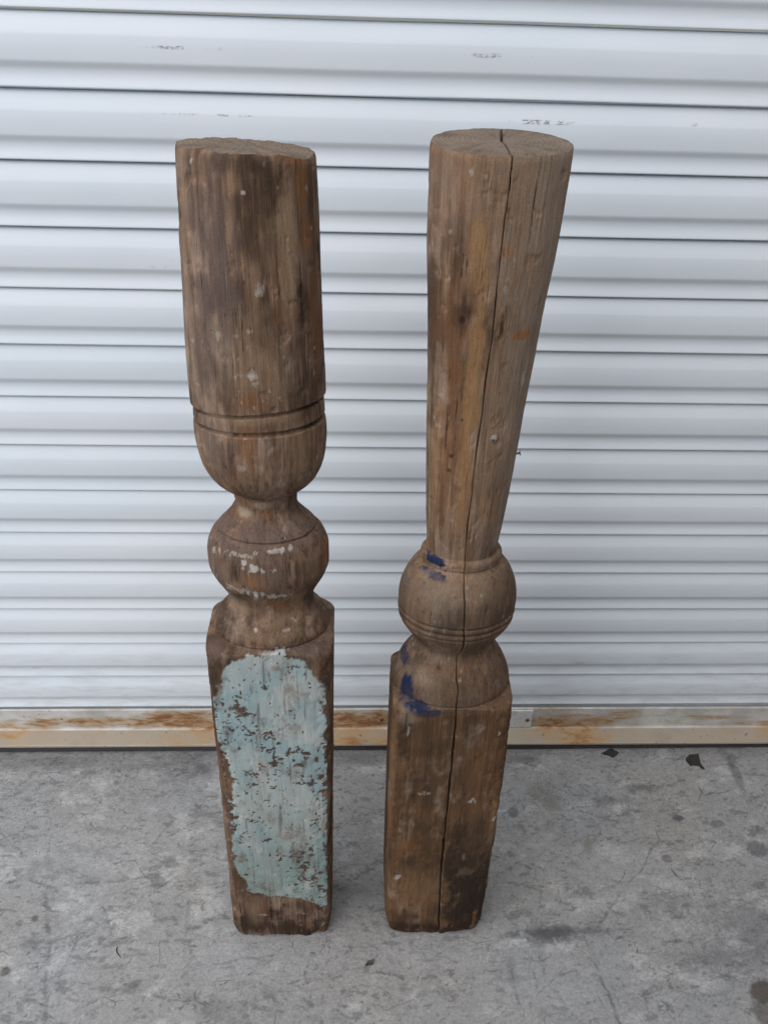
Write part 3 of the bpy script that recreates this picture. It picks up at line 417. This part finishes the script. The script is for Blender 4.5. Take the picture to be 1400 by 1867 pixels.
def build_post(which):
    left = which == 'L'
    P, Cc, W = (PL, CL, WL) if left else (PR, CR, WR)
    ztop = 1.124 if left else 1.1315
    fine = ([(.865,.895),(.733,.742),(.590,.602),(.78,.792)] if left else [(.604,.634),(.690,.714),(.494,.511)])
    zs = [np.arange(0, ztop, .00145)]+[np.arange(a, b, .00055) for a, b in fine]
    zs = np.unique(np.round(np.concatenate(zs+[[ztop]]), 5)); zs = zs[np.concatenate([[True], np.diff(zs) > .0003])]
    if zs[-1] < ztop: zs = np.append(zs, ztop)
    ph = columns(not left); Z, TH = np.meshgrid(zs, ph, indexing='ij'); PH = TH.copy()
    seed = 100 if left else 500
    if not left:
        ck = np.array(sorted(CRACK)); tc = np.interp(zs, ck[:,0], ck[:,1]) + .007*noise3(zs*45, zs*0, zs*0, 7)+.003*noise3(zs*210, zs*0, zs*0, 9)
        h = .017; wide = 1+.35*noise3(zs*30, zs*0+3, zs*0, 19)
        aph = np.where(PH > math.pi, PH-2*math.pi, PH)
        near = np.abs(aph) < 1.3*h
        TH = np.where(near, aph*(wide*(1-.35*sstep(.90,1.10,zs)))[:,None], PH) + tc[:,None]*sstep(1.2, .1, np.abs(aph))
    rad = base_radius(Z, TH, P, W, 0.0); cx, cy = spline(Cc); w_sq = spline(W)[0](Z)
    sx, cs = np.sin(TH), np.cos(TH)
    # unworn surface point, used as coordinates for wear and colour
    bx = cx(Z)+rad*sx; by = cy(Z)-Q*rad*cs
    lump = fbm3(bx*14, by*14, Z*7, 3, seed); dent = fbm3(bx*55, by*55, Z*24, 4, seed+9, .55); gr = fbm3(bx*330, by*330, Z*14, 3, seed+21, .6)
    chip = fbm3(bx*90, by*90, Z*70, 3, seed+33, .6); streak = fbm3(bx*150, by*150, Z*8, 4, seed+41, .65); mot = fbm3(bx*40, by*40, Z*30, 4, seed+55, .6)
    disp = .0010*lump+.0007*dent+.00028*gr
    disp -= .0010*sstep(.30, .55, chip)
    inblock = sstep(.62, .57, Z) if left else sstep(.52, .49, Z)
    corner = sstep(1.12, 1.32, rad/np.maximum(spline(W)[0](Z), 1e-3))*inblock      # worn arrises of the square foot
    disp -= corner*(.0016+.0030*np.clip(.3+chip+.8*lump, 0, 1.2)+.0015*np.abs(dent))
    foot = sstep(.035, .0, Z); disp -= foot*(.0018+.004*np.clip(lump+.6*dent+.25, 0, 1)+.003*corner)
    disp -= .0042*sstep(.007, .0, Z)*np.clip(.65+1.1*dent+.7*chip, .1, 1.4)
    if left:
        # eroded hollows, dents
        for x, z, a, b, dd in ((-.038,.985,.004,.012,.0022),(-.148,1.068,.004,.007,.003),(-.045,.955,.006,.02,.0014)):
            m = np.exp(-((bx-x)/a)**2-((Z-z)/b)**2)*(cs > 0); disp -= dd*m
        # ragged upper lip of the groove and rough neck
        disp -= sstep(.80, .775, Z)*sstep(.735, .76, Z)*.0022*np.clip(chip+.3*mot, -.5, 1)
        disp -= sstep(.65, .63, Z)*sstep(.60, .615, Z)*.0016*np.clip(chip, -.6, 1)
    else:
        m = np.exp(-((bx-.1085)/.005)**2-((Z-.992)/.006)**2)*(cs > 0); disp -= .003*m
        m = np.exp(-((bx-.1485)/.003)**2-((Z-.860)/.0035)**2)*(cs > 0); disp -= .003*m
        disp += np.where(aph > 0, .0006, -.0004)*sstep(.9, .0, np.abs(aph))
        prof = np.interp(np.abs(aph), [0, .55*h, h, 1.25*h], [1, .93, .0, 0.0]); prof = np.where(np.abs(aph) < 1.3*h, prof, 0)
        depth = np.where(zs > .02, .034, .034); disp -= prof*depth[:,None]
    tr = np.clip((Z-(ztop-.006))/.006, 0, 1); disp -= (.0016 if left else .0010)*tr**2+tr*np.clip((chip+.5*dent)*(.0032 if left else .0014), -.0005, .004)
    R2 = rad+disp
    X = cx(Z)+R2*sx; Y = cy(Z)-Q*R2*cs
    ZZ = Z.copy()
    if left:      # the turned groove runs a little out of true
        k1 = np.interp(Z, [.84,.8722,.8885,.93], [0,.25,1,0]); ZZ += k1*(.0015+.0055*np.sin(TH)+.0035*np.cos(TH))
        rim = -.0015-.0028*np.sin(TH)+.0025*np.cos(TH)-.0035*np.exp(-((TH-1.15)/.3)**2)-.002*np.exp(-((TH+1.2)/.25)**2)
    else:
        rim = .0-.0033*np.cos(TH)
    rim = rim+.0024*fbm3(bx*75, by*75, Z*0+.5, 4, seed+70, .6)*(1.0 if left else .4)
    ZZ += rim*sstep(ztop-.09, ztop, Z)
    low = np.clip(.0035*fbm3(bx*70, by*70, Z*0+.2, 3, seed+80)-.0004, -.0005, .006)+.006*corner*np.clip(lump+.4, 0, 1)
    ZZ += low*sstep(.03, 0, Z)
    V = np.stack([X, Y, ZZ], -1)
    # ------------------------------------------------ colour of the wood and paint
    if left: c0, c1, c2 = np.array((.145,.100,.068)), np.array((.310,.222,.150)), np.array((.178,.138,.117))
    else: c0, c1, c2 = np.array((.185,.126,.080)), np.array((.370,.265,.170)), np.array((.290,.225,.172))
    t1 = (.15+.70*sstep(-.45, .50, streak+.6*gr+.4*mot))[...,None]; t2 = sstep(-.1, .5, lump+.5*mot)[...,None]
    rgb = c0*(1-t1)+c1*t1; rgb = rgb*(1-.6*t2)+c2*.6*t2
    if not left:
        bl = inblock[...,None]*.85; rgb = rgb*(1-bl)+bl*(np.array((.075,.043,.022))*(1-t1)+np.array((.180,.106,.052))*t1)
    else:
        bl = inblock[...,None]*.5; rgb = rgb*(1-bl)+bl*(np.array((.095,.061,.039))*(1-t1)+np.array((.19,.128,.083))*t1)
    grime = fbm3(bx*26+3, by*26, Z*11, 5, seed+300, .62); fade_ = fbm3(bx*48, by*48, Z*15+4, 4, seed+310, .62); warm = fbm3(bx*34+7, by*34, Z*9, 4, seed+320, .6)
    k = (.78*sstep(.02, .40, grime))[...,None]; rgb = rgb*(1-k)+k*c0*.50
    k = (.52*sstep(.08, .46, fade_+.25*chip))[...,None]; rgb = rgb*(1-k)+k*np.array((.385,.315,.250))
    k = (.34*sstep(.12, .5, warm))[...,None]; rgb = rgb*(1-k)+k*np.array((.250,.130,.060))
    rgb = rgb*(1+.34*mot[...,None])*(1+.22*gr[...,None])*(1+.14*streak[...,None])*(1+.14*chip[...,None])
    if left:   # raw pale lines where the surface has been scraped along the grain
        ln = sstep(.50, .62, fbm3(bx*420, by*420, Z*3.0, 2, seed+95, .5)); zone = sstep(-.135, -.10, bx)*sstep(-.035,-.05,bx)*sstep(.90,.96,Z)*sstep(1.08,1.03,Z)
        zone = np.maximum(zone, .6*sstep(-.065,-.055,bx)*sstep(-.03,-.04,bx)*sstep(.88,.9,Z)*sstep(1.09,1.05,Z)); k = (ln*zone*.75)[...,None]; rgb = rgb*(1-k)+k*np.array((.40,.31,.225))
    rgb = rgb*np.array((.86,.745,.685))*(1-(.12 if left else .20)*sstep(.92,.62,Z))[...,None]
    if not left:    # hand-worn, greyed turnings of the cracked post
        k = (.62*sstep(.49,.515,Z)*sstep(.70,.68,Z)*np.clip(.8+.5*mot+.5*lump, 0, 1))[...,None]; rgb = rgb*(1-k)+k*np.array((.088,.062,.046))*(1+.25*mot[...,None])
        k = (.55*sstep(.45, 1.0, aph+.25*lump)*sstep(.70,.74,Z)*np.clip(.75+.6*mot+.3*streak, 0, 1))[...,None]; rgb = rgb*(1-k)+k*np.array((.300,.236,.190))*(1+.22*mot[...,None])
    hf = fbm3(bx*260, by*260, Z*170, 3, seed+400, .6)
    nz = .75*mot+.55*chip+.55*streak+.3*gr
    for c, x, y, z, hx, hz, s, soft in (FEAT_L if left else FEAT_R):
        hy = hx*1.0+.006
        d = np.sqrt(((bx-x)/hx)**2+((by-y)/hy)**2*.35+((Z-z)/hz)**2)+nz*(.55+.9*soft)
        m = s*sstep(1.05+.55*soft, .95-.85*soft, d)
        if c in ('wht', 'blu'):      # crusts and paint traces: hard, irregular edges
            d0 = np.sqrt(((bx-x)/hx)**2+((by-y)/hy)**2*.35+((Z-z)/hz)**2); m0 = sstep(1.7, .2, d0)
            m = (s*sstep(.52, .60, m0*.72+.55*hf+.15*chip)) if c == 'wht' else (s*sstep(.36, .60, m0*.80+.35*hf+.25*mot))
        m = m[...,None]; rgb = rgb*(1-m)+m*np.array(PAL[c])*np.array((1.0,.93,.86) if c not in ('wht','blu','crm') else (1,1,1))*(1+.15*gr[...,None]+.12*mot[...,None])
    # scattered pale flecks of old whitewash in the pores
    fl = sstep(.40, .50, fbm3(bx*190, by*190, Z*110, 3, seed+61, .6))*sstep(.05, .40, fbm3(bx*22, by*22, Z*16, 2, seed+66))
    if not left: fl = fl*(1-.85*inblock)
    k = (.45*fl)[...,None]; rgb = rgb*(1-k)+k*np.array((.46,.42,.37))
    paint = np.zeros_like(Z)
    if left:
        face = (cs > .72) & (Z < .60)
        sd = poly_sd(bx, Z, PAINT)+.0085*mot+.0060*chip+.0035*gr+.004*lump
        f1 = fbm3(bx*85, by*85, Z*115, 4, seed+130, .66); f2 = fbm3(bx*30, by*30, Z*22, 3, seed+140); f3 = fbm3(bx*210, by*210, Z*150, 3, seed+133, .6)
        sd = sd-.0045+.005*sstep(-.135,-.15,bx); pm = sstep(.0022, -.0022, sd+.0045*f3+.002*f1)*face
        band = np.exp(-((Z-.40)/.07)**2)+np.exp(-((Z-.30)/.03)**2)+np.exp(-((Z-.22)/.03)**2); lft = sstep(-.06, -.13, bx)
        holes = np.maximum(sstep(.345, .40, f1+.34*f2+.07*band*lft+.10*sstep(.012, 0, -sd)), sstep(.38, .48, f3+.25*f2+.08*band))
        vl = sstep(.50,.60, fbm3(bx*300, by*300, Z*18, 2, seed+151)); pm = pm*(1-holes)*(1-.45*vl)
        worn = sstep(.05, .5, fbm3(bx*46, by*46, Z*30, 5, seed+160, .66)); thin = .62*worn
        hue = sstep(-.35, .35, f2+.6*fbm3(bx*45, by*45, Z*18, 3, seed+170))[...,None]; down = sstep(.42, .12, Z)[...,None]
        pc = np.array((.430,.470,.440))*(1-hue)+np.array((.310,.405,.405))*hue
        pc = pc*(1-.70*down)+.70*down*np.array((.200,.262,.228)); wm = (.75*sstep(.02,.40,fbm3(bx*38,by*38,Z*30,5,seed+180,.66)))[...,None]  # lower paint greener and dirtier, with dimmer light put into its colour
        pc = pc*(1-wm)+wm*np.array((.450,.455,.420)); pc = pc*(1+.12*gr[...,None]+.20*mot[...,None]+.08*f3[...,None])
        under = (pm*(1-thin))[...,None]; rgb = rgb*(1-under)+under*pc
        dk = (holes*face*(sd < .002)*.75)[...,None]; rgb = rgb*(1-dk)+dk*np.array((.095,.070,.054))*(1+.3*mot[...,None]); paint = pm
        V[...,1] -= (.00035*pm)
    rgb = np.clip(rgb, .008, .9)
    # ------------------------------------------------ split at the turned grooves into the parts of the post
    root = empty('turned_post', (float(cx(np.array([0.]))[0]), float(cy(np.array([0.]))[0]), 0.0)); loc = np.array(root.location)
    cuts = ([('square_base',0,.5968),('turned_shoulder',.5968,.6390),('turned_ball',.6390,.7725),('turned_cup',.7725,.8722),('groove_band',.8722,.8885),('shaft',.8885,9)] if left
            else [('square_base',0,.5062),('turned_shoulder',.5062,.5708),('turned_ball',.5708,.6959),('turned_collar',.6959,.7110),('shaft',.7110,9)])
    parts = {}
    for nm, a, b in cuts:
        i0 = np.argmin(np.abs(zs-a)); i1 = len(zs)-1 if b > 2 else np.argmin(np.abs(zs-b))
        sub = V[i0:i1+1]-loc; extra = [np.arange(sub.shape[1])[::-1]] if nm == 'square_base' else None
        me = grid_mesh(nm, sub, True, extra); set_col(me, 'wood_colour', rgb[i0:i1+1].reshape(-1,3)); set_float(me, 'paint', paint[i0:i1+1])
        parts[nm] = link(nm, me, M_WOOD, root)
    # sawn top
    K = 46; fr = np.concatenate([[1, .992, .978, .96], np.linspace(.94, .004, K)]); rimv = V[-1]; cxy = np.array([cx(np.array([ztop]))[0], cy(np.array([ztop]))[0]])
    zc = rimv[:,2].mean()+.0005
    cap = np.zeros((len(fr), rimv.shape[0], 3)); crgb = np.zeros_like(cap)
    for i, q in enumerate(fr):
        xy = cxy+(rimv[:,:2]-cxy)*q; rel = xy-cxy
        z = zc+(rimv[:,2]-zc)*q
        if not left: z = z*0+ztop+(-.0033)*(-(rel[:,1])/(Q*.06))*1.0
        up = .0012*(1-q**18)*(1 if left else .8)
        s = (fbm3(xy[:,0]*40, xy[:,1]*90, xy[:,0]*0, 4, seed+200)*.0014+fbm3(xy[:,0]*220+xy[:,1]*60, xy[:,1]*200, xy[:,0]*0, 2, seed+210)*.0005)*(1.3 if left else .8)*(1-q**10)
        z = np.where(q == 1, rimv[:,2], z+up+s)
        if not left:
            t0 = tc[-1]; 
            for tt in (t0, math.pi-.10):
                dirx, diry = math.sin(tt), -math.cos(tt)*Q; n_ = math.hypot(dirx, diry); dirx/=n_; diry/=n_
                along = rel[:,0]*dirx+rel[:,1]*diry; off = np.abs(rel[:,0]*diry-rel[:,1]*dirx+.0010*noise3(along*160, along*0, along*0, 77)*(q<.97))
                z = z-.026*sstep(.0012, .0006, off)*(along > -.001)*(q < 1)
            z = np.where((q == 1), rimv[:,2], z)
        cap[i,:,0] = xy[:,0]; cap[i,:,1] = xy[:,1]; cap[i,:,2] = z
        rn = np.hypot(rel[:,0]+.008, rel[:,1]*1.2-.004); rings = np.sin(rn*2*math.pi/.0042+3*fbm3(xy[:,0]*30, xy[:,1]*30, xy[:,0]*0, 2, seed+220))
        b_ = .5+.5*fbm3(xy[:,0]*60, xy[:,1]*110, xy[:,0]*0, 4, seed+230)
        base = np.array((.135,.112,.092))[None]*(1-b_[:,None])+np.array((.225,.190,.155))[None]*b_[:,None]
        ray = fbm3(np.arctan2(rel[:,1], rel[:,0])*9, rn*20, rn*0, 3, seed+240); crgb[i] = base*(1+.11*rings[:,None])*(1-.22*sstep(.15,.45,ray)[:,None])*np.array((1,.90,.80))
    cap = cap-loc; nC = cap.shape[1]
    me = grid_mesh('sawn_top', cap, True, [((len(fr)-1)*nC+np.arange(nC))]); set_col(me, 'wood_colour', crgb.reshape(-1,3)); set_float(me, 'paint', np.zeros(cap.shape[:2]))
    parts['sawn_top'] = link('sawn_top', me, M_WOOD, root)
    return root, parts
post_a, pa = build_post('L')
tag(post_a, 'weathered wooden post with thick grooved shaft and flaking turquoise paint on its square foot', 'post', 'old turned posts standing by the door')
tag(pa['square_base'], 'square wooden foot with flaking pale turquoise paint')
post_b, pb = build_post('R')
tag(post_b, 'cracked brown wooden post with tapering shaft, ringed ball and traces of blue paint', 'post', 'old turned posts standing by the door')
tag(pb['square_base'], 'dark stained square wooden foot with a long crack and a trace of blue paint')
tag(pb['shaft'], 'tapering shaft split by one long crack')
# small bent nail in the right flank of the cracked shaft
def rod(name, pts, rad, mat, parent, n=7):
    V = []; F = []
    for i, p in enumerate(pts):
        p = Vector(p); t = (Vector(pts[min(i+1, len(pts)-1)])-Vector(pts[max(i-1, 0)])).normalized(); a = t.orthogonal().normalized(); b = t.cross(a)
        for k in range(n):
            an = 2*math.pi*k/n; V.append(p+(a*math.cos(an)+b*math.sin(an))*rad[i])
    for i in range(len(pts)-1):
        for k in range(n): F.append((i*n+k, i*n+(k+1)%n, (i+1)*n+(k+1)%n, (i+1)*n+k))
    F.append(tuple(range(n))[::-1]); F.append(tuple((len(pts)-1)*n+k for k in range(n)))
    return link(name, py_mesh(name, V, F, True), mat, parent)
rod('nail', [(.030,-.012,.8362),(.0385,-.0128,.8370),(.0402,-.013,.8376),(.0404,-.013,.8376),(.0414,-.0131,.8379)], [.0011,.0011,.0011,.0026,.0024], M_NAIL, post_b)

# ---------------------------------------------------------------- scraps on the floor
def scrap(name, outline, thick, curl, mat, label, cat, seed, group=None):
    rnd = random.Random(seed); pts = []
    n = len(outline)
    for i in range(n):
        a = Vector(outline[i]); b = Vector(outline[(i+1) % n])
        for k in range(4):
            q = a.lerp(b, k/4); j = .0009 if k else .0004; pts.append((q.x+rnd.uniform(-j, j), q.y+rnd.uniform(-j, j)))
    cx_ = sum(p[0] for p in pts)/len(pts); cy_ = sum(p[1] for p in pts)/len(pts); m = len(pts); V = []; F = []
    R = max(math.hypot(p[0]-cx_, p[1]-cy_) for p in pts)
    for lay in (0, 1):
        for ringq in (1.0, .62, .28):
            for p in pts:
                x = (p[0]-cx_)*ringq; y = (p[1]-cy_)*ringq; h = curl*((x*.8+y*.6)/R)**2+rnd.uniform(0, .0003)*ringq+.0006
                V.append((x, y, h+(thick if lay == 0 else 0.0)))
        V.append((0, 0, (thick if lay == 0 else 0)+.0006))
    s = 3*m+1
    for lay in (0, 1):
        o = lay*s
        for rg in range(2):
            for k in range(m):
                f = (o+rg*m+k, o+rg*m+(k+1)%m, o+(rg+1)*m+(k+1)%m, o+(rg+1)*m+k); F.append(f if lay == 0 else f[::-1])
        for k in range(m):
            f = (o+2*m+k, o+2*m+(k+1)%m, o+3*m); F.append(f if lay == 0 else f[::-1])
    for k in range(m): F.append((k, s+k, s+(k+1)%m, (k+1)%m))
    o = link(name, py_mesh(name, V, F), mat); o.location = (cx_, cy_, 0); return tag(o, label, cat, group)
scrap('dark_scrap', [(.4877,-.0519),(.4987,-.0468),(.5104,-.0389),(.5233,-.0510),(.5098,-.0613),(.5027,-.0560)][::-1], .0010, .0030, M_SCRAP, 'diamond-shaped black scrap close to the rusty bar under the washer ring', 'scrap', 3, 'black scraps by the door')
scrap('dark_scrap', [(.6486,-.0679),(.6580,-.0562),(.6777,-.0551),(.6743,-.0798),(.6785,-.0888),(.6727,-.0900),(.6702,-.0823),(.6600,-.0809),(.6528,-.0834)][::-1], .0010, .0025, M_SCRAP, 'ragged black scrap with a pointed tail, farther right on the concrete', 'scrap', 5, 'black scraps by the door')
scrap('bark_flake', [(.0296,-.4439),(.0354,-.4375),(.0438,-.4352),(.0428,-.4409),(.0345,-.4448)][::-1], .0012, .002, M_FLAKE, 'tiny brown bark flake in front of the gap between the posts', 'flake', 8)
tw = rod('twig', [(-.3448,-.4089,.0012),(-.3455,-.4130,.0016),(-.3440,-.4170,.0012),(-.3400,-.4215,.0014),(-.3360,-.4256,.0010)], [.0006,.0009,.0010,.0008,.0004], M_FLAKE, None)
tag(tw, 'small curved dark twig on the concrete at lower left', 'twig')
